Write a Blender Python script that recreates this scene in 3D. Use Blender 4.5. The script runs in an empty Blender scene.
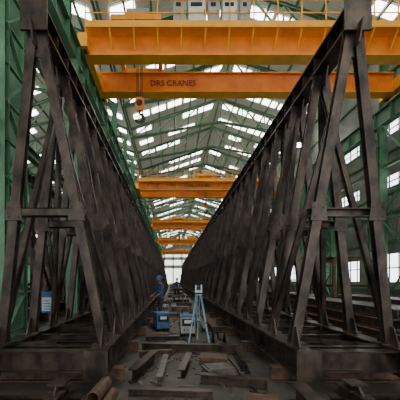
import bpy, bmesh, math, random
from mathutils import Vector, Matrix
random.seed(7)
S=bpy.context.scene
COL=S.collection

# ---------------------------------------------------------------- materials
def mat(name, c1, c2=None, rough=0.6, metal=0.0, scale=6.0, bump=0.0, emis=None, estr=0.0, detail=6, stretch=(1,1,1)):
    m=bpy.data.materials.new(name); m.use_nodes=True
    nt=m.node_tree; b=nt.nodes['Principled BSDF']
    b.inputs['Roughness'].default_value=rough; b.inputs['Metallic'].default_value=metal
    if c2 is None: c2=tuple(x*0.7 for x in c1)
    tc=nt.nodes.new('ShaderNodeTexCoord'); mp=nt.nodes.new('ShaderNodeMapping')
    mp.inputs['Scale'].default_value=stretch
    nz=nt.nodes.new('ShaderNodeTexNoise'); nz.inputs['Scale'].default_value=scale; nz.inputs['Detail'].default_value=detail
    nz.inputs['Roughness'].default_value=0.65
    cr=nt.nodes.new('ShaderNodeValToRGB')
    cr.color_ramp.elements[0].position=0.38; cr.color_ramp.elements[1].position=0.66
    cr.color_ramp.elements[0].color=(*c2,1); cr.color_ramp.elements[1].color=(*c1,1)
    nt.links.new(tc.outputs['Object'],mp.inputs['Vector']); nt.links.new(mp.outputs[0],nz.inputs['Vector'])
    nt.links.new(nz.outputs['Fac'],cr.inputs[0]); nt.links.new(cr.outputs[0],b.inputs['Base Color'])
    if bump:
        bp=nt.nodes.new('ShaderNodeBump'); bp.inputs['Strength'].default_value=bump; bp.inputs['Distance'].default_value=0.02
        nt.links.new(nz.outputs['Fac'],bp.inputs['Height']); nt.links.new(bp.outputs[0],b.inputs['Normal'])
    if emis:
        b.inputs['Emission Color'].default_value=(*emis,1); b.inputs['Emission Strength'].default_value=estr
    return m
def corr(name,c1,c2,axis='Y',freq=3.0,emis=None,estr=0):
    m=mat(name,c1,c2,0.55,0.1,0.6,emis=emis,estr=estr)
    nt=m.node_tree; b=nt.nodes['Principled BSDF']
    w=nt.nodes.new('ShaderNodeTexWave'); w.wave_type='BANDS'; w.bands_direction=axis; w.inputs['Scale'].default_value=freq
    tc=nt.nodes.new('ShaderNodeTexCoord'); nt.links.new(tc.outputs['Object'],w.inputs['Vector'])
    bp=nt.nodes.new('ShaderNodeBump'); bp.inputs['Strength'].default_value=0.6; bp.inputs['Distance'].default_value=0.05
    nt.links.new(w.outputs['Fac'],bp.inputs['Height']); nt.links.new(bp.outputs[0],b.inputs['Normal'])
    return m
STEEL=mat('mill_steel',(0.100,0.072,0.056),(0.018,0.013,0.011),0.32,0.45,3.5,0.2,stretch=(1,1,.6))
STEELB=mat('rusty_steel',(0.17,0.095,0.058),(0.05,0.031,0.022),0.55,0.2,7,0.2)
STEELG=mat('bare_steel',(0.22,0.195,0.17),(0.07,0.062,0.055),0.45,0.4,5,0.1)
GREEN=mat('green_paint',(0.075,0.20,0.105),(0.045,0.125,0.065),0.5,0.0,2)
GREEND=mat('green_roof_steel',(0.10,0.20,0.12),(0.06,0.14,0.08),0.6,0.0,2)
ORANGE=mat('crane_orange',(0.95,0.27,0.01),(0.72,0.17,0.006),0.45,0.0,1.2)
YELLOW=mat('crane_yellow',(0.98,0.46,0.015),(0.82,0.33,0.01),0.45,0.0,1.5)
DARK=mat('dark_rubber',(0.02,0.02,0.02),(0.01,0.01,0.01),0.7)
CABG=mat('cabinet_grey',(0.42,0.43,0.40),(0.30,0.31,0.29),0.5)
WHITE=mat('white_paint',(0.75,0.77,0.78),(0.6,0.62,0.64),0.5)
BLUE=mat('blue_paint',(0.05,0.16,0.38),(0.03,0.10,0.26),0.5)
LBLUE=mat('pale_blue_metal',(0.30,0.50,0.62),(0.2,0.37,0.48),0.4)
ROOFM=corr('glowing_roof_sheet',(0.32,0.32,0.25),(0.22,0.23,0.17),'Y',2.5,(0.58,0.60,0.46),0.17)  # dim emission added to the cladding so the roof underside reads mid-grey
WALLM=corr('wall_cladding',(0.26,0.28,0.24),(0.16,0.18,0.15),'Y',2.5)
WALLE=corr('end_cladding',(0.60,0.56,0.44),(0.45,0.42,0.33),'X',2.5)
SKYL=mat('translucent_skylight',(0.8,0.85,0.85),(0.7,0.75,0.75),0.6,emis=(0.98,0.98,0.91),estr=9.5)
PANE=mat('frosted_pane',(0.8,0.85,0.85),(0.7,0.75,0.75),0.6,emis=(0.94,0.97,1.0),estr=4.5)
LAMPM=mat('lamp_glow',(1,1,1),(1,1,1),0.6,emis=(1.0,0.95,0.85),estr=80)
FLOORM=mat('oily_concrete',(0.095,0.080,0.068),(0.025,0.022,0.019),0.55,0,0.9,0.35,detail=10)
SKIN=mat('skin',(0.32,0.17,0.10),(0.28,0.14,0.08),0.6)
SHIRT=mat('blue_shirt',(0.06,0.10,0.19),(0.04,0.07,0.13),0.85)
PANTS=mat('dark_trousers',(0.03,0.035,0.05),(0.02,0.022,0.03),0.85)
HAIR=mat('black_hair',(0.01,0.008,0.007),(0.006,0.005,0.005),0.6)

# ---------------------------------------------------------------- mesh batch
class B:
    def __init__(s,name): s.name=name; s.v=[]; s.f=[]; s.m=[]; s.mats=[]
    def mi(s,m):
        if m not in s.mats: s.mats.append(m)
        return s.mats.index(m)
    def hexa(s,pts,m):
        o=len(s.v); s.v+=[tuple(p) for p in pts]; k=s.mi(m)
        for f in ((0,3,2,1),(4,5,6,7),(0,1,5,4),(1,2,6,5),(2,3,7,6),(3,0,4,7)):
            s.f.append(tuple(o+i for i in f)); s.m.append(k)
    def box(s,x0,x1,y0,y1,z0,z1,m):
        s.hexa([(x0,y0,z0),(x1,y0,z0),(x1,y1,z0),(x0,y1,z0),(x0,y0,z1),(x1,y0,z1),(x1,y1,z1),(x0,y1,z1)],m)
    def frame(s,p0,p1,up):
        p0=Vector(p0);p1=Vector(p1);d=(p1-p0).normalized();up=Vector(up)
        if abs(d.dot(up))>0.98: up=Vector((0,1,0)) if abs(d.y)<0.9 else Vector((1,0,0))
        r=d.cross(up).normalized(); u=r.cross(d).normalized()
        return p0,p1,r,u
    def bar(s,p0,p1,w,h,m,up=(0,0,1),or_=0,ou=0):
        p0,p1,r,u=s.frame(p0,p1,up)
        c=r*or_+u*ou; a=r*(w/2); b=u*(h/2)
        s.hexa([p0+c-a-b,p0+c+a-b,p0+c+a+b,p0+c-a+b,p1+c-a-b,p1+c+a-b,p1+c+a+b,p1+c-a+b],m)
    def ibeam(s,p0,p1,w,h,m,up=(0,0,1),t=0.02,tw=0.014):
        s.bar(p0,p1,w,t,m,up,0,h/2-t/2); s.bar(p0,p1,w,t,m,up,0,-h/2+t/2); s.bar(p0,p1,tw,h-2*t,m,up)
    def chan(s,p0,p1,w,h,m,up=(0,0,1),t=0.014):   # open U section
        s.bar(p0,p1,t,h,m,up,-w/2+t/2,0); s.bar(p0,p1,w,t,m,up,0,h/2-t/2); s.bar(p0,p1,w,t,m,up,0,-h/2+t/2)
    def angle(s,p0,p1,w,m,up=(0,0,1),t=0.012):
        s.bar(p0,p1,t,w,m,up,-w/2,0); s.bar(p0,p1,w,t,m,up,0,-w/2)
    def cyl(s,p0,p1,r0,m,n=12,r1=None,up=(0,0,1)):
        if r1 is None:r1=r0
        p0,p1,r,u=s.frame(p0,p1,up); o=len(s.v); k=s.mi(m)
        for p,R in ((p0,r0),(p1,r1)):
            for i in range(n):
                a=2*math.pi*i/n; s.v.append(tuple(p+r*math.cos(a)*R+u*math.sin(a)*R))
        for i in range(n):
            j=(i+1)%n; s.f.append((o+i,o+j,o+n+j,o+n+i)); s.m.append(k)
        s.f.append(tuple(o+i for i in range(n-1,-1,-1))); s.m.append(k)
        s.f.append(tuple(o+n+i for i in range(n))); s.m.append(k)
    def pipe(s,p0,p1,R,r,m,n=20):   # hollow pipe
        p0,p1,a_,u=s.frame(p0,p1,(0,0,1)); o=len(s.v); k=s.mi(m)
        for p,q in ((p0,R),(p1,R),(p1,r),(p0,r)):
            for i in range(n):
                t=2*math.pi*i/n; s.v.append(tuple(p+a_*math.cos(t)*q+u*math.sin(t)*q))
        for g in range(4):
            h=(g+1)%4
            for i in range(n):
                j=(i+1)%n; s.f.append((o+g*n+i,o+g*n+j,o+h*n+j,o+h*n+i)); s.m.append(k)
    def poly(s,pts,d,m):  # extruded polygon
        o=len(s.v); n=len(pts); d=Vector(d); k=s.mi(m)
        s.v+=[tuple(Vector(p)) for p in pts]+[tuple(Vector(p)+d) for p in pts]
        s.f.append(tuple(o+i for i in range(n-1,-1,-1))); s.m.append(k)
        s.f.append(tuple(o+n+i for i in range(n))); s.m.append(k)
        for i in range(n):
            j=(i+1)%n; s.f.append((o+i,o+j,o+n+j,o+n+i)); s.m.append(k)
    def tube(s,pts,r,m,n=8):
        for a,b in zip(pts[:-1],pts[1:]): s.cyl(a,b,r,m,n)
    def mesh(s):
        me=bpy.data.meshes.new(s.name); me.from_pydata(s.v,[],s.f)
        for m in s.mats: me.materials.append(m)
        me.polygons.foreach_set('material_index',s.m)
        bm=bmesh.new(); bm.from_mesh(me); bmesh.ops.recalc_face_normals(bm,faces=bm.faces); bm.to_mesh(me); bm.free()
        me.update(); return me
    def make(s,parent=None,loc=(0,0,0)):
        ob=bpy.data.objects.new(s.name,s.mesh()); COL.objects.link(ob); ob.location=loc
        if parent: ob.parent=parent
        return ob

# ---------------------------------------------------------------- hall
XL,XR=-3.6,10.9          # main bay column lines
XLL=-17.0; XRW=11.7
Y0,Y1=-9.0,138.0
EAVE=14.6; RIDGE=17.2
b=B('floor'); b.box(XLL-.3,XRW+.3,Y0,Y1+.3,-0.2,0,FLOORM); b.make()

def gable_z(x,a,c):
    mid=(a+c)/2; return EAVE+(RIDGE-EAVE)*(1-abs(x-mid)/((c-a)/2))
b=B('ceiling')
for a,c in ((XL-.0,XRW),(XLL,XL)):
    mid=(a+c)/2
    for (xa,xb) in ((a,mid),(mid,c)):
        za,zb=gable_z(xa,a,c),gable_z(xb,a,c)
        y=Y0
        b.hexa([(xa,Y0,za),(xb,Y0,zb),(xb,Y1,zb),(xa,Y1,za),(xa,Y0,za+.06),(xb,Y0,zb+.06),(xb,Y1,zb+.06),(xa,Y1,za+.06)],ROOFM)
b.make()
# skylights: translucent strips running down the slope
b=B('skylight_strips')
def sky_patch(a,c,x0,x1,y0,y1):
    z0,z1=gable_z(x0,a,c)-.02,gable_z(x1,a,c)-.02
    b.hexa([(x0,y0,z0-.03),(x1,y0,z1-.03),(x1,y1,z1-.03),(x0,y1,z0-.03),(x0,y0,z0),(x1,y0,z1),(x1,y1,z1),(x0,y1,z0)],SKYL)
for a,c in ((XL,XRW),(XLL,XL)):
    mid=(a+c)/2; half=(c-a)/2
    y=-7.0; k=0
    while y<Y1-3:
        for side in (-1,1):
            segs=[(0.06,0.22),(0.25,0.40),(0.43,0.57),(0.60,0.74),(0.77,0.93)]
            for (f0,f1) in segs:
                if random.random()<0.62:
                    x0=mid+side*half*f0; x1=mid+side*half*f1
                    if x0>x1:x0,x1=x1,x0
                    sky_patch(a,c,x0,x1,y,y+0.72)
        y+=2.5; k+=1
b.make()
# purlins
b=B('roof_purlins')
for a,c in ((XL,XRW),(XLL,XL)):
    n=12
    for i in range(n+1):
        x=a+(c-a)*i/n
        if i==0: x+=.1
        if i==n: x-=.1
        z=gable_z(x,a,c)-0.16
        b.chan((x,Y0,z),(x,Y1,z),0.08,0.18,GREEND)
b.make()
# roof trusses
def roof_truss(a,c,y):
    b=B('roof_truss'); n=8; mid=(a+c)/2
    top=[];bot=[]
    for i in range(n+1):
        x=a+.15+(c-a-.3)*i/n
        top.append(Vector((x,0,gable_z(x,a,c)-.33)))
        bot.append(Vector((x,0,EAVE-1.1+(RIDGE-EAVE)*0.55*(1-abs(x-mid)/((c-a)/2)))))
    for i in range(n):
        b.ibeam(top[i],top[i+1],.18,.18,GREEND); b.ibeam(bot[i],bot[i+1],.18,.17,GREEND)
        if i<n/2: b.bar(bot[i],top[i+1],.09,.09,GREEND)
        else: b.bar(top[i],bot[i+1],.09,.09,GREEND)
    for i in range(n+1): b.bar(bot[i],top[i],.09,.09,GREEND)
    return b
ys=[-8+5*i for i in range(30) if -8+5*i<Y1-2]
m1=roof_truss(XL,XRW,0).mesh(); m2=roof_truss(XLL,XL,0).mesh()
for y in ys:
    for m in (m1,m2):
        ob=bpy.data.objects.new('roof_truss',m); ob.location=(0,y,0); COL.objects.link(ob)
# lattice columns
def column(h):
    b=B('lattice_column'); w=.42
    for s in (-1,1):
        b.ibeam((0,s*w,0.02),(0,s*w,h),.42,.2,GREEN,up=(0,1,0))
    z=.5; k=0
    while z<h-1:
        for x in (-.18,.18):
            b.bar((x,-w,z),(x,w,z+.8),.03,.09,GREEN,up=(1,0,0)) if k%2==0 else b.bar((x,w,z),(x,-w,z+.8),.03,.09,GREEN,up=(1,0,0))
            b.bar((x,-w,z),(x,w,z),.03,.07,GREEN,up=(1,0,0))
        z+=.8;k+=1
    b.box(-.32,.32,-.62,.62,0,.05,GREEN)
    return b
HC=9.55
mc=column(HC).mesh()
up=B('upper_post'); up.ibeam((0,0,0),(0,0,EAVE-HC-1.0),.3,.3,GREEN,up=(0,1,0)); mup=up.mesh()
for x in (XL,XR,XLL+.6):
    for y in ys:
        e=bpy.data.objects.new('lattice_column',mc); e.location=(x,y,0); COL.objects.link(e)
        sgn=-1 if x<0 and x>-10 else 1
        p=bpy.data.objects.new('upper_post',mup); p.parent=e; p.location=(.35*sgn if x>-10 else -.2,0,HC); COL.objects.link(p)
# runway beams (with the column-line bracing below them)
def runway(x):
    b=B('crane_runway_beam')
    b.ibeam((x,Y0,9.98),(x,Y1,9.98),.36,.86,GREEN,t=.04,tw=.03)
    y=Y0+1
    while y<Y1:
        b.box(x-.16,x+.16,y,y+.02,9.6,10.36,GREEN); y+=1.25
    b.box(x-.04,x+.04,Y0,Y1,10.41,10.49,STEEL)
    for i in range(0,len(ys)-1):
        ya,yb=ys[i]+.54,ys[i+1]-.54
        b.ibeam((x,ya,4.8),(x,yb,4.8),.16,.24,GREEN)
        b.ibeam((x,ya,7.4),(x,yb,7.4),.12,.16,GREEN)
        if i%2==0:
            b.angle((x,ya,.6),(x,yb,4.65),.12,GREEN); b.angle((x,yb,.6),(x,ya,4.65),.12,GREEN)
            b.angle((x,ya,4.95),(x,yb,9.4),.12,GREEN); b.angle((x,yb,4.95),(x,ya,9.4),.12,GREEN)
    b.make()
runway(XL); runway(XR)

# walls
wcount=[0]
def side_wall(name,x,xin,bands):
    b=B(name); z=0
    for (z0,z1) in bands+[(EAVE+.05,EAVE+.05)]:
        b.box(min(x,xin),max(x,xin),Y0,Y1,z,z0,WALLM); z=z1
    for (z0,z1) in bands:   # solid cladding piers between the window groups
        y=Y0+1.5
        while y<Y1-2:
            if random.random()<.6 : b.box(min(x,xin),max(x,xin),y,min(y+2.5,Y1),z0,z1,WALLM)
            y+=5
    # cladding rails
    xi=min(x,xin)-.07 if x>0 else max(x,xin)+.07
    for z in (1.0,3.6,5.2,6.2,8.4,11.0,12.6): b.box(xi-.05,xi+.05,Y0,Y1,z,z+.12,GREEND)
    b.make()
    for (z0,z1) in bands:
        wcount[0]+=1
        w=B('window_%d'%wcount[0]); xm=(x+xin)/2
        w.box(xm-.01,xm+.01,Y0,Y1,z0,z1,PANE)
        y=Y0
        while y<Y1:
            w.box(xm-.05,xm+.05,y,y+.08,z0,z1,GREEND); y+=.75
        w.box(xm-.04,xm+.04,Y0,Y1,(z0+z1)/2-.03,(z0+z1)/2+.03,GREEND)
        w.make()
side_wall('wall_right',XRW,XRW+.15,[(1.5,3.0),(6.6,7.2),(9.4,10.0)])
side_wall('wall_left',XLL,XLL-.15,[(1.5,3.2),(6.5,7.3),(10.7,11.5)])
# end wall with openings
b=B('wall_back')
cuts=[(XLL,XL,[(2.0,4.4),(7,9),(11,12.2)]),(XL,XRW,[(0,6.6),(8,10.2),(11.5,13)])]
for a,c,bands in cuts:
    z=0
    for z0,z1 in bands+[(EAVE,EAVE)]:
        if z0>z: b.box(a,c,Y1,Y1+.15,z,z0,WALLE)
        z=z1
    b.poly([(a,Y1,EAVE),(c,Y1,EAVE),((a+c)/2,Y1,RIDGE)],(0,.15,0),WALLE)
    x=a
    while x<c:
        b.box(x,x+.5,Y1-.1,Y1+.2,0,EAVE,GREEN); x+=(c-a)/4
b.make()

# ---------------------------------------------------------------- overhead cranes
def crane(yc,trolx,full=True,label=True):
    root=bpy.data.objects.new('overhead_crane',None); COL.objects.link(root); root.location=(0,yc,0)
    x0,x1=XL+.25,XR-.3; z0=10.62; g=1.25
    b=B('girders')
    for s in (-1,1):
        y=s*g; h=1.15 if s<0 else .86
        b.box(x0,x1,y-.22,y+.22,z0,z0+h,ORANGE)
        b.box(x0,x1,y-.3,y+.3,z0+h,z0+h+.05,YELLOW); b.box(x0,x1,y-.3,y+.3,z0-.04,z0,YELLOW)
        b.box(x0,x1,y-.04,y+.04,z0+h+.05,z0+h+.13,STEEL)
        x=x0+.8
        while x<x1:
            b.box(x,x+.015,y-.235,y+.235,z0+.02,z0+h-.02,ORANGE); x+=1.6
    b.make(root)
    b=B('end_carriages')
    for x in (x0-.1,x1+.1):
        b.box(x-.18,x+.18,-2.0,2.0,z0-.02,z0+.5,YELLOW)
        for y in (-1.7,1.7):
            b.cyl((x-.1,y,z0+.06),(x+.1,y,z0+.06),.16,STEEL,16)
    b.make(root)
    b=B('walkway_railing')
    zz=z0+1.3; yy=-g-.7
    b.box(x0,x1,yy-.05,-g-.22,zz-.55,zz-.5,YELLOW)
    b.box(x0,x1,yy-.07,yy-.04,zz-.6,zz-.35,YELLOW)
    for i in range(16):
        x=x0+(x1-x0)*i/15
        b.bar((x,yy,zz-.5),(x,yy,zz+.5),.04,.04,YELLOW,up=(0,1,0))
        b.angle((x,-g-.2,z0+.2),(x,yy,zz-.55),.06,YELLOW)
    for z in (zz,zz+.5): b.cyl((x0,yy,z),(x1,yy,z),.022,YELLOW,8)
    b.make(root)
    # trolley/crab
    b=B('trolley'); tz=z0+1.38; tx=trolx
    b.box(tx-1.0,tx+1.0,-g-.3,-g+.0,tz,tz+.2,YELLOW); b.box(tx-1.0,tx+1.0,g,g+.3,tz-.3,tz-.1,YELLOW)
    for x in (tx-.9,tx+.9): b.bar((x,-g,tz+.1),(x,g,tz-.1),.2,.22,YELLOW)
    b.cyl((tx-.7,0,tz+.35),(tx+.6,0,tz+.35),.32,STEELG,20)
    for x in (tx-.75,tx+.62): b.cyl((x,0,tz+.35),(x+.06,0,tz+.35),.42,YELLOW,20)
    b.box(tx+.7,tx+1.1,-.35,.3,tz+.05,tz+.75,CABG); b.cyl((tx+1.1,-.0,tz+.4),(tx+1.6,0,tz+.4),.2,BLUE,16)
    b.box(tx-1.2,tx-.8,-.3,.3,tz,tz+.65,ORANGE)
    b.box(tx-.4,tx+.5,-g-.1,-g+.4,tz+.2,tz+.6,CABG)
    b.make(root)
    if full:
        b=B('control_cabinets')
        for i,(x,w,h) in enumerate(((.05,.5,.95),(.62,.7,1.15),(1.4,.45,1.0),(1.95,.6,1.1),(2.65,.4,.7))):
            b.box(x,x+w,-g-.62,-g-.3,zz-.5,zz-.5+h+.35,CABG)
            b.box(x+.03,x+w-.03,-g-.635,-g-.62,zz-.45,zz-.5+h+.3,WHITE if i%2 else CABG)
            b.box(x+w-.08,x+w-.05,-g-.65,-g-.62,zz,zz+.15,DARK)
            b.box(x+.1,x+w-.15,-g-.65,-g-.635,zz+.3,zz+.45,DARK)
        b.make(root)
    # hook block
    b=B('hook_block'); hz=z0-1.1; hy=0; hx=trolx
    for dx in (-.12,-.06,.06,.12): b.cyl((hx+dx,hy,hz),(hx+dx,hy,tz+.3),.014,DARK,6)
    b.poly([(hx-.2,hy-.1,hz+.08),(hx-.13,hy-.1,hz+.2),(hx+.13,hy-.1,hz+.2),(hx+.2,hy-.1,hz+.08),(hx+.2,hy-.1,hz-.2),(hx+.1,hy-.1,hz-.36),(hx-.1,hy-.1,hz-.36),(hx-.2,hy-.1,hz-.2)],(0,.2,0),ORANGE)
    b.cyl((hx,hy-.14,hz-.05),(hx,hy+.14,hz-.05),.14,STEEL,16)
    b.cyl((hx,hy,hz-.36),(hx,hy,hz-.52),.045,STEEL,10)
    pts=[];n=14
    for i in range(n+1):
        a=math.radians(95-i*255/n); pts.append(Vector((hx+.18*math.cos(a),hy,hz-.70+.18*math.sin(a))))
    for i in range(n):
        r=.055+.03*math.sin(math.pi*i/n); b.cyl(pts[i],pts[i+1],r,STEEL,8)
    b.cyl(pts[-1],pts[-1]+Vector((-.02,0,.05)),.035,STEEL,8,.01)
    b.make(root)
    if label:
        cu=bpy.data.curves.new('girder_lettering','FONT'); cu.body='DRS CRANES'; cu.size=.38; cu.extrude=.006
        cu.materials.append(DARK)
        t=bpy.data.objects.new('girder_lettering',cu); COL.objects.link(t); t.parent=root
        t.rotation_euler=(math.pi/2,0,0); t.location=(-1.05 if full else 1.6,(g if full else -g)-.237,z0+.28)
    return root
crane(14.3,-1.45)
crane(33.5,3.5,False,True)
crane(56,1.2,False,False)
crane(80,5,False,False)
crane(112,3,False,False)

# ---------------------------------------------------------------- conveyor trusses
def truss(apex,inn,out,ynear,pitch,n):
    b=B('triangular_steel_truss')
    ZT=5.62; ZB=.42; hc=.38
    sg=1 if apex>0 else -1
    ye=ynear+pitch*n
    # top chord
    b.ibeam((apex,ynear-.12,ZT),(apex,ye,ZT),.30,.36,STEEL,t=.03,tw=.03)
    b.box(apex-.20,apex+.20,ynear-.15,ynear-.11,ZT-.26,ZT+.22,STEEL)
    y=ynear
    while y<ye:
        b.box(apex-.13,apex+.13,y,y+.012,ZT-.16,ZT+.16,STEEL); y+=pitch/2
    for x in (inn,out):
        b.ibeam((x,ynear-.55,ZB),(x,ye,ZB),.26,hc,STEEL,t=.028,tw=.016)
        y=ynear-.5
        b.box(x-.17,x+.17,ynear-.58,ynear-.55,ZB-.21,ZB+.21,STEEL)
        while y<ye:
            b.box(x-.12,x+.12,y,y+.012,ZB-.16,ZB+.16,STEEL); y+=pitch/2
    b.ibeam((inn,ynear-.35,ZB+.02),(out,ynear-.35,ZB+.02),.2,.3,STEEL)
    zt0=ZT-.22; zb0=ZB+.19
    zc=2.64; fr=(zc-zb0)/(zt0-zb0)
    for i in range(n+1):
        y=ynear+pitch*i
        ai=Vector((apex-sg*.06,y,zt0)); ao=Vector((apex+sg*.06,y,zt0))
        fi=Vector((inn,y,zb0)); fo=Vector((out,y,zb0))
        b.ibeam(fi,ai,.14,.12,STEEL,up=(0,1,0),t=.014,tw=.012)
        b.ibeam(fo,ao,.14,.12,STEEL,up=(0,1,0),t=.014,tw=.012)
        # gusset at apex and feet
        b.poly([(apex-.17,y-.01,ZT-.16),(apex+.17,y-.01,ZT-.16),(apex+.15,y-.01,ZT-.42),(apex+.08,y-.01,ZT-.58),(apex-.08,y-.01,ZT-.58),(apex-.15,y-.01,ZT-.42)],(0,.02,0),STEEL)
        b.poly([(apex-.012,y-.28,ZT-.17),(apex-.012,y+.28,ZT-.17),(apex-.012,y+.18,ZT-.46),(apex-.012,y-.18,ZT-.46)],(.024,0,0),STEEL)
        for s,x in ((1,inn),(-1,out)):
            b.box(x-.16,x+.16,y-.12,y+.12,zb0,zb0+.025,STEEL)
            b.poly([(x-.01,y-.26,zb0),(x-.01,y+.26,zb0),(x-.01,y+.13,zb0+.28),(x-.01,y-.13,zb0+.28)],(.02,0,0),STEEL)
        # mid tie with end plates
        ci=fi.lerp(ai,fr); co=fo.lerp(ao,fr)
        d=(co-ci).normalized()
        b.chan(ci-d*.14,co+d*.14,.12,.13,STEEL,up=(0,0,1))
        for c in (ci,co):
            b.poly([(c.x-.13,y-.075,zc-.13),(c.x+.13,y-.075,zc-.13),(c.x+.10,y-.075,zc+.15),(c.x-.10,y-.075,zc+.15)],(0,.012,0),STEEL)
            for bx in (-.07,.07):
                for bz in (-.07,.07): b.cyl((c.x+bx,y-.09,zc+bz),(c.x+bx,y-.075,zc+bz),.012,STEEL,6)
        # bottom ties
        b.chan(fi+Vector((0,0,-.1)),fo+Vector((0,0,-.1)),.1,.14,STEEL)
        b.chan(fi+Vector((0,pitch/2,-.12)),fo+Vector((0,pitch/2,-.12)),.08,.1,STEEL)
        if i<n:
            y2=y+pitch
            for q,(f,x) in enumerate(((fi,inn),(fo,out))):
                par=(i+q)%2==0
                a=Vector((apex,y if par else y2,zt0-.1)); ft=Vector((x,y2 if par else y,zb0+.05))
                b.chan(ft,a,.09,.09,STEEL,up=(0,1,0))
            a=(inn,y,zb0-.06) if i%2 else (out,y,zb0-.06); c=(out,y2,zb0-.06) if i%2 else (inn,y2,zb0-.06)
            b.angle(a,c,.09,STEEL)
        # round flange plate on the inner leg of some frames
        if i%3==1:
            c=ci+Vector((-sg*.10,0,.03))
            b.cyl(c+Vector((0,-.10,0)),c+Vector((0,-.08,0)),.16,STEEL,20); b.cyl(c+Vector((0,-.115,0)),c+Vector((0,-.10,0)),.08,STEEL,16)
    # transverse sleepers under the chords
    zz=ZB-hc/2
    y=ynear+.15
    while y<ye:
        b.ibeam((inn-.3 if inn<out else inn+.3,y,zz/2),(out+.35 if inn<out else out-.35,y,zz/2),.2,zz,STEELB,t=.02)
        y+=pitch*2
    return b.make()
truss(-2.08,-1.05,-2.62,4.95,1.06,70)
truss(2.80,1.88,3.34,4.95,1.06,70)
truss(-5.75,-4.95,-6.5,9.2,1.4,36)      # second assembly standing in the left bay

# ---------------------------------------------------------------- floor stock
def lying_beam(x0,y0,x1,y1,h=.16,w=.14,z=0,m=STEELB,name='steel_beam_offcut'):
    b=B(name); p0=Vector((x0,y0,0));p1=Vector((x1,y1,0)); 
    c=(p0+p1)/2
    b.ibeam(p0-c,p1-c,w,h,m,t=.014,tw=.01); return b.make(loc=(c.x,c.y,z+h/2))
lying_beam(-.68,7.25,1.45,7.0,.18,.16,m=STEEL)
lying_beam(-.68,6.65,.0,6.85,.12,.12,m=STEELB)
lying_beam(-.68,8.3,.2,8.4,.14,.14,m=STEEL)
lying_beam(-.62,5.0,-.35,6.4,.2,.14,m=STEEL)
lying_beam(-.7,10.6,-.65,13.2,.18,.14,m=STEEL)
lying_beam(.15,5.2,.35,6.5,.14,.12,m=STEEL)
lying_beam(-.2,4.9,-.12,6.4,.12,.10,m=STEELG)
lying_beam(1.25,8.6,1.3,13.2,.2,.16,m=STEELB)
lying_beam(1.0,9.6,1.05,12.9,.16,.14,m=STEELG)
lying_beam(.95,14.4,1.0,18.5,.2,.16,m=STEELB)
lying_beam(-.5,13.9,1.0,13.6,.16,.14,m=STEELG)
lying_beam(-.45,16,-.35,21,.2,.16,m=STEEL)
lying_beam(1.28,5.6,1.38,6.8,.2,.15,m=STEEL)
lying_beam(-.6,4.45,.55,4.35,.10,.12,m=STEEL)
lying_beam(.45,5.0,1.4,4.7,.14,.14,m=STEEL)
# support cradles standing at the near truss ends
def cradle(x,y,w,h,m=STEEL):
    b=B('support_cradle')
    b.ibeam((-w/2,-.3,.07),(w/2,-.3,.07),.14,.14,m); b.ibeam((-w/2,.1,.07),(w/2,.1,.07),.14,.14,m)
    for s in (-1,1):
        xx=s*w*.38
        b.ibeam((xx,-.42,.14+.07),(xx,.22,.14+.07),.14,.14,m)
        b.box(xx-.1,xx+.1,-.2,0,.28,.3,m)
        b.poly([(xx-.012,-.3,.28),(xx-.012,.1,.28),(xx-.012,.02,h),(xx-.012,-.22,h)],(.024,0,0),m)
        b.box(xx-.1,xx+.1,-.22,.02,h,h+.02,m)
    return b.make(loc=(x,y,0))
cradle(-2.0,3.95,1.7,.36); cradle(2.75,3.95,1.5,.36)
lying_beam(1.66,4.28,1.62,3.3,.24,.2,m=STEEL)
b=B('steel_pipe_offcuts')
for (x,z) in ((-1.0,.08),(-.83,.08),(-.915,.23)): b.pipe((x,3.7,z),(x+.03,4.3,z),.08,.066,STEELB)
b.make()
def trestle(x,y,w,h,m=STEELB,rot=0):
    b=B('steel_trestle')
    b.ibeam((-w/2,0,h-.07),(w/2,0,h-.07),.14,.14,m)
    for s in (-1,1):
        b.bar((s*w*.4,-.22,0),(s*w*.4,0,h-.14),.07,.07,m,up=(1,0,0)); b.bar((s*w*.4,.22,0),(s*w*.4,0,h-.14),.07,.07,m,up=(1,0,0))
        b.bar((s*w*.4,-.15,h*.3),(s*w*.4,.15,h*.3),.04,.05,m)
    o=b.make(loc=(x,y,0)); o.rotation_euler=(0,0,rot); return o
def plates(x,y,w,l,n,rot,m=STEELB,t=.02):
    b=B('steel_plate_stack')
    for i in range(n):
        a=random.uniform(-.05,.05)+rot; dx=random.uniform(-.03,.03)
        ca,sa=math.cos(a),math.sin(a); P=[]
        for z in (i*t,(i+1)*t-.003):
            for sx,sy in ((-1,-1),(1,-1),(1,1),(-1,1)):
                px,py=sx*w/2+dx,sy*l/2; P.append((px*ca-py*sa,px*sa+py*ca,z))
        b.hexa(P,m)
    return b.make(loc=(x,y,0))
plates(.78,5.45,.42,.4,7,.25,STEELG)
plates(.80,6.2,.5,.45,7,-.2,STEELB)
plates(.1,7.7,.45,.35,5,.1,STEELG)
plates(.5,11.3,.5,.6,8,.05,STEELB)
plates(.35,17.0,.8,1.4,12,.05,STEELG)
plates(-.35,8.95,.5,.35,6,.15,STEELB)
plates(1.15,4.15,.4,.3,4,-.25,STEELB)
trestle(.55,14.7,.7,.55); trestle(.35,19.5,.8,.7,STEELG); trestle(1.2,20.5,.6,.6,STEELB); trestle(1.22,8.1,.36,.42,STEEL,.1); trestle(.7,10.4,.36,.5,STEELB,.1)
trestle(-.3,15.2,.5,.6,STEEL)
yy=22.6
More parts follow.
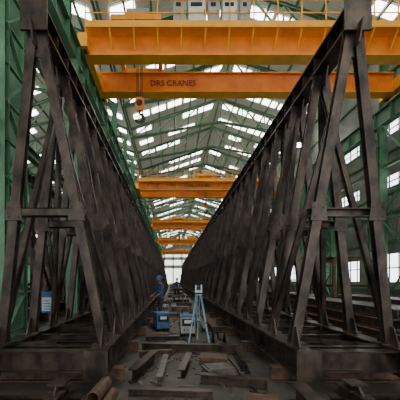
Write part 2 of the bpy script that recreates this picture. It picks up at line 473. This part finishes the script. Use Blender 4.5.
while yy<75:
    k=random.random()
    if k<.5: trestle(random.uniform(-.1,.8),yy,random.uniform(.7,1.1),random.uniform(.5,1.0),random.choice((STEELB,STEELG,STEEL)))
    elif k<.8: plates(random.uniform(-.1,.9),yy,.8,1.0,random.randint(8,28),0,random.choice((STEELB,STEEL)))
    else: lying_beam(-.4,yy,1.2,yy+.2,.22,.2,m=random.choice((STEELB,STEELG,STEEL)))
    yy+=2.2
# scrap scatter: small offcuts as one object
b=B('scrap_offcuts')
for i in range(200):
    x=random.uniform(-.65,1.5); y=4.3+abs(random.gauss(0,8)); a=random.uniform(0,3.14); l=random.uniform(.03,.12); w=random.uniform(.02,.05)
    d=Vector((math.cos(a),math.sin(a),0))*l; t=random.uniform(.01,.03)
    b.bar(Vector((x,y,t/2))-d,Vector((x,y,t/2))+d,w,t,random.choice((STEELB,STEELG,STEEL,STEEL)))
b.make()
# hoses / cables
def cable(pts,m,r=.012):
    cu=bpy.data.curves.new('welding_cable','CURVE'); cu.dimensions='3D'; cu.bevel_depth=r; cu.bevel_resolution=2
    sp=cu.splines.new('NURBS'); sp.points.add(len(pts)-1)
    for q,p in zip(sp.points,pts): q.co=(*p,1)
    sp.use_endpoint_u=True; sp.order_u=4
    o=bpy.data.objects.new('welding_cable',cu); cu.materials.append(m); COL.objects.link(o)
cable([(.5,9.0,.012),(.6,8.2,.012),(.2,7.4,.012),(.5,6.75,.012),(1.1,6.8,.012),(1.2,6.0,.012),(1.1,5.0,.012),(1.25,4.4,.012)],DARK)
cable([(-.2,10.1,.012),(.1,9.5,.012),(-.1,8.7,.012),(.5,8.6,.012),(.3,7.4,.012),(-.2,6.5,.012),(-.15,5.4,.012)],DARK)
# steel racks/stock in side bays
def stock(x,y,n,l):
    b=B('steel_beam_stack')
    for yy in (-l*.35,l*.35): b.box(-n*.14,n*.14,yy-.08,yy+.08,0,.15,STEELG)
    for r in range(3):
        for i in range(n-r):
            xx=(i-(n-r-1)/2)*.26; z=.15+.13+r*.26
            b.ibeam((xx,-l/2+random.uniform(-.3,.3),z),(xx,l/2,z),.2,.25,random.choice((STEEL,STEELB,STEELG)))
    return b.make(loc=(x,y,0))
for (x,y) in ((-8.5,18),(-8.8,26.5),(-9.4,36),(-9,48),(-11,14),(-13.5,28),(6.2,16.5),(8.2,12),(7,27.4),(8.8,38),(6.5,50),(5.6,10.2)):
    stock(x,y,6,6)
def jig(x,y,h=2.2):
    b=B('welding_jig_frame')
    for sx in (-1,1):
        for sy in (-1,1):
            b.ibeam((sx*.9,sy*1.5,0),(sx*.9,sy*1.5,h),.15,.15,STEELB,up=(0,1,0))
        b.ibeam((sx*.9,-1.5,h+.08),(sx*.9,1.5,h+.08),.15,.16,STEELB)
        b.ibeam((sx*.9,-1.5,h/2),(sx*.9,1.5,h/2),.12,.12,STEELB)
        b.bar((sx*.9,-1.45,.1),(sx*.9,1.45,h/2-.08),.06,.06,STEELB)
    for sy in (-1,1): b.ibeam((-.9,sy*1.5,h+.08),(.9,sy*1.5,h+.08),.15,.16,STEELB)
    return b.make(loc=(x,y,0))
for p in ((-8.6,22.2,2.6),(-8.6,31.5,3),(6,22.2,2.8),(8.4,32.5,3),(6.6,42,3),(-8.5,10.5,2.4),(9,17.5,2.6),(7.4,7.0,1.6),(-6.2,6.4,1.7),(9.2,26,3.2),(-12.5,20,3)): jig(*p)

# welding machines
def welder(x,y,m,rot=0):
    b=B('welding_machine')
    b.box(-.2,.2,-.28,.28,.1,.55,m); b.box(-.17,.17,-.295,-.28,.3,.5,DARK); b.box(-.21,.21,-.29,.29,.55,.58,BLUE)
    for xx in (-.18,.18):
        for yy in (-.2,.2): b.cyl((xx-.03,yy,.08),(xx+.03,yy,.08),.08,DARK,14)
    b.tube([Vector((-.15,.2,.58)),Vector((-.15,.2,.72)),Vector((.15,.2,.72)),Vector((.15,.2,.58))],.015,STEEL)
    for xx in (-.1,0,.1): b.cyl((xx,-.31,.2),(xx,-.28,.2),.025,STEELG,10)
    b.box(-.1,.1,-.30,-.294,.38,.47,WHITE)
    o=b.make(loc=(x,y,0)); o.rotation_euler=(0,0,rot)
welder(.45,9.3,CABG); welder(-.35,10.2,BLUE,.3)

# survey tripod
b=B('survey_tripod')
top=Vector((0,0,1.22))
for a in (90,210,330):
    a=math.radians(a); f=Vector((.30*math.cos(a),.30*math.sin(a),0)); k=top+Vector((.06*math.cos(a),.06*math.sin(a),0))
    side=Vector((-math.sin(a),math.cos(a),0))*.03
    md=k.lerp(f,.55)
    b.cyl(k+side,md+side*.8,.010,LBLUE,8); b.cyl(k-side,md-side*.8,.010,LBLUE,8)
    b.bar(md+(k-md)*.12,f+(k-f)*.05,.028,.02,LBLUE,up=(0,1,0)); b.cyl(f+(k-f)*.06,f,.016,STEELG,8,.004)
    b.bar(md+side,md-side,.04,.04,BLUE)
b.cyl(top,top+Vector((0,0,.03)),.085,LBLUE,18); b.cyl(top+Vector((0,0,.03)),top+Vector((0,0,.08)),.06,DARK,16)
for s in (-1,1): b.box(s*.07-.014,s*.07+.014,-.045,.045,1.3,1.48,WHITE)
b.box(-.085,.085,-.06,.06,1.29,1.34,WHITE); b.cyl((0,-.1,1.41),(0,.1,1.41),.045,BLUE,16); b.cyl((0,-.115,1.41),(0,-.1,1.41),.03,DARK,14)
b.box(-.08,.08,-.02,.02,1.48,1.505,DARK)
b.make(loc=(.66,7.95,0))

# notice board on post
b=B('notice_board')
b.box(-.2,.2,0,.03,.75,1.3,BLUE); b.box(-.17,.17,-.008,0,.80,1.15,WHITE)
for i in range(4): b.box(-.13,.12-.04*i,-.012,-.008,.84+.07*i,.86+.07*i,BLUE)
b.cyl((0,.05,0),(0,.05,1.2),.02,STEELG,10); b.cyl((0,.05,0),(0,.05,.03),.13,STEELG,14)
b.make(loc=(-3.2,8.3,0))

# flood lamp on column
b=B('flood_lamp')
b.box(-.25,.25,.02,.14,-.2,.2,STEELG); b.box(-.22,.22,-.0,.02,-.17,.17,LAMPM); b.bar((0,.1,0),(0.35,.1,.3),.05,.05,GREEN)
b.make(loc=(10.35,26.3,12.7))

# ---------------------------------------------------------------- worker
def worker(loc,rotz,hat):
    root=bpy.data.objects.new('worker',None); COL.objects.link(root); root.location=loc; root.rotation_euler=(0,0,rotz)
    J={'pel':((0,0,.93),.125),'waist':((0,-.01,1.06),.12),'chest':((0,-.02,1.26),.15),'uch':((0,-.02,1.40),.12),'neck':((0,-.03,1.49),.055),'hd':((0,-.04,1.56),.055)}
    E=[('pel','waist'),('waist','chest'),('chest','uch'),('uch','neck'),('neck','hd')]
    for s,n in ((1,'L'),(-1,'R')):
        fy=-.08 if s>0 else .12
        J['hip'+n]=((s*.10,0,.86),.095); J['kn'+n]=((s*.13,fy-.05,.48),.062); J['an'+n]=((s*.14,fy,.09),.042)
        J['to'+n]=((s*.16,fy-.17,.04),.038)
        J['sh'+n]=((s*.19,-.02,1.39),.068); J['el'+n]=((s*.27,-.04 if s<0 else -.10,1.12),.045)
        J['wr'+n]=((s*.22,-.28 if s>0 else -.24,1.02),.03)
        E+= [('pel','hip'+n),('hip'+n,'kn'+n),('kn'+n,'an'+n),('an'+n,'to'+n),('uch','sh'+n),('sh'+n,'el'+n),('el'+n,'wr'+n)]
    keys=list(J); me=bpy.data.meshes.new('body_skel')
    me.from_pydata([J[k][0] for k in keys],[(keys.index(a),keys.index(c)) for a,c in E],[])
    ob=bpy.data.objects.new('tmp',me); COL.objects.link(ob)
    mod=ob.modifiers.new('s','SKIN')
    for i,k in enumerate(keys):
        r=J[k][1]; me.skin_vertices[0].data[i].radius=(r,r*(.78 if k in('chest','waist','pel','uch') else 1)); 
    me.skin_vertices[0].data[0].use_root=True
    ob.modifiers.new('ss','SUBSURF').levels=2
    dg=bpy.context.evaluated_depsgraph_get(); dg.update()
    m2=bpy.data.meshes.new_from_object(ob.evaluated_get(dg)); bpy.data.objects.remove(ob)
    m2.materials.clear()
    for m in (SHIRT,PANTS,SKIN,DARK): m2.materials.append(m)
    for p in m2.polygons:
        c=p.center; p.use_smooth=True
        p.material_index= 3 if c.z<.11 else (1 if c.z<.95 and abs(c.x)<.24 and c.y>-.2 else (2 if c.z>1.475 else 0))
        if c.z>.95 and c.z<1.2 and c.y<-.20: p.material_index=2
    body=bpy.data.objects.new('body',m2); COL.objects.link(body); body.parent=root
    # head
    bm=bmesh.new(); bmesh.ops.create_uvsphere(bm,u_segments=24,v_segments=18,radius=1)
    for v in bm.verts:
        x,y,z=v.co; w=1-.22*max(0,-z)
        v.co=Vector((x*.078*w,y*.098*w-.01*max(0,-z),z*.12))
    hm=bpy.data.meshes.new('head'); bm.to_mesh(hm); bm.free()
    for p in hm.polygons: p.use_smooth=True
    hm.materials.append(SKIN); hm.materials.append(HAIR)
    for p in hm.polygons:
        if p.center.z>.03 and (p.center.y>-.04) or (p.center.y>.03 and p.center.z>-.05): p.material_index=1
    h=bpy.data.objects.new('head',hm); COL.objects.link(h); h.parent=root; h.location=(0,-.05,1.63); h.rotation_euler=(.25,0,0)
    b=B('face_details')
    b.poly([(-.014,-.095,-.03),(.014,-.095,-.03),(0,-.095,.012)],(0,-.022,0),SKIN)
    for s in (-1,1):
        b.cyl((s*.03,-.09,.012),(s*.03,-.096,.012),.010,WHITE,10); b.cyl((s*.03,-.096,.012),(s*.03,-.098,.012),.005,HAIR,8)
        b.box(s*.03-.014,s*.03+.014,-.098,-.085,.028,.033,HAIR)
        b.cyl((s*.073,.005,-.0),(s*.088,.01,0),.028,SKIN,12,.02)
    b.box(-.022,.022,-.092,-.08,-.056,-.050,HAIR)
    f=b.make(h)
    b=B('hard_hat')
    n=20; rings=[]
    for k in range(6):
        a=k/5*math.pi/2; rings.append((math.cos(a),math.sin(a)))
    for (r0,z0),(r1,z1) in zip(rings[:-1],rings[1:]):
        o=len(b.v); kk=b.mi(hat)
        for r,z in ((r0,z0),(r1,z1)):
            for i in range(n):
                t=2*math.pi*i/n; b.v.append((.1*r*math.cos(t),.122*r*math.sin(t),.03+.115*z))
        for i in range(n):
            j=(i+1)%n; b.f.append((o+i,o+j,o+n+j,o+n+i)); b.m.append(kk)
    b.poly([( .115*math.cos(2*math.pi*i/n),(.14 if math.sin(2*math.pi*i/n)>0 else .17)*math.sin(2*math.pi*i/n),.026) for i in range(n)],(0,0,.008),hat)
    b.make(h)
    # hands
    for s in (1,-1):
        hb=B('hand'); w=Vector((s*.22,-.28 if s>0 else -.24,1.02)); d=Vector((-s*.35,-.85,-.25)).normalized(); side=Vector((s,-.3,0)).normalized()
        hb.bar(w-d*.01,w+d*.085,.075,.03,SKIN)
        for i,l in enumerate((.065,.075,.07,.055)):
            base=w+d*.085+side*(-.028+.019*i); k1=base+d*l*.5+Vector((0,0,-.008)); k2=k1+d*l*.3+Vector((0,0,-.025))
            hb.cyl(base-d*.01,k1,.0095,SKIN,8,.009); hb.cyl(k1,k2,.009,SKIN,8,.007)
        tb=w+d*.03-side*.035; hb.cyl(tb,tb+(d-side*.8)*.03,.011,SKIN,8); hb.cyl(tb+(d-side*.8)*.03,tb+(d-side*.8)*.03+d*.028,.010,SKIN,8,.008)
        hb.make(root)
worker((-.42,12.0,0),math.radians(-60),BLUE)
worker((.35,24.0,0),math.radians(30),YELLOW)

# ---------------------------------------------------------------- world / camera
w=bpy.data.worlds.new('World'); S.world=w; w.use_nodes=True
bg=w.node_tree.nodes['Background']; bg.inputs[0].default_value=(.97,.97,.95,1); bg.inputs[1].default_value=2.6
cam=bpy.data.cameras.new('camera'); co=bpy.data.objects.new('camera',cam); COL.objects.link(co)
co.location=(0,0,1.6); co.rotation_euler=(math.pi/2,0,0); cam.lens=28.8; cam.sensor_width=36; cam.shift_x=.07; cam.shift_y=.2
cam.clip_end=400
S.camera=co
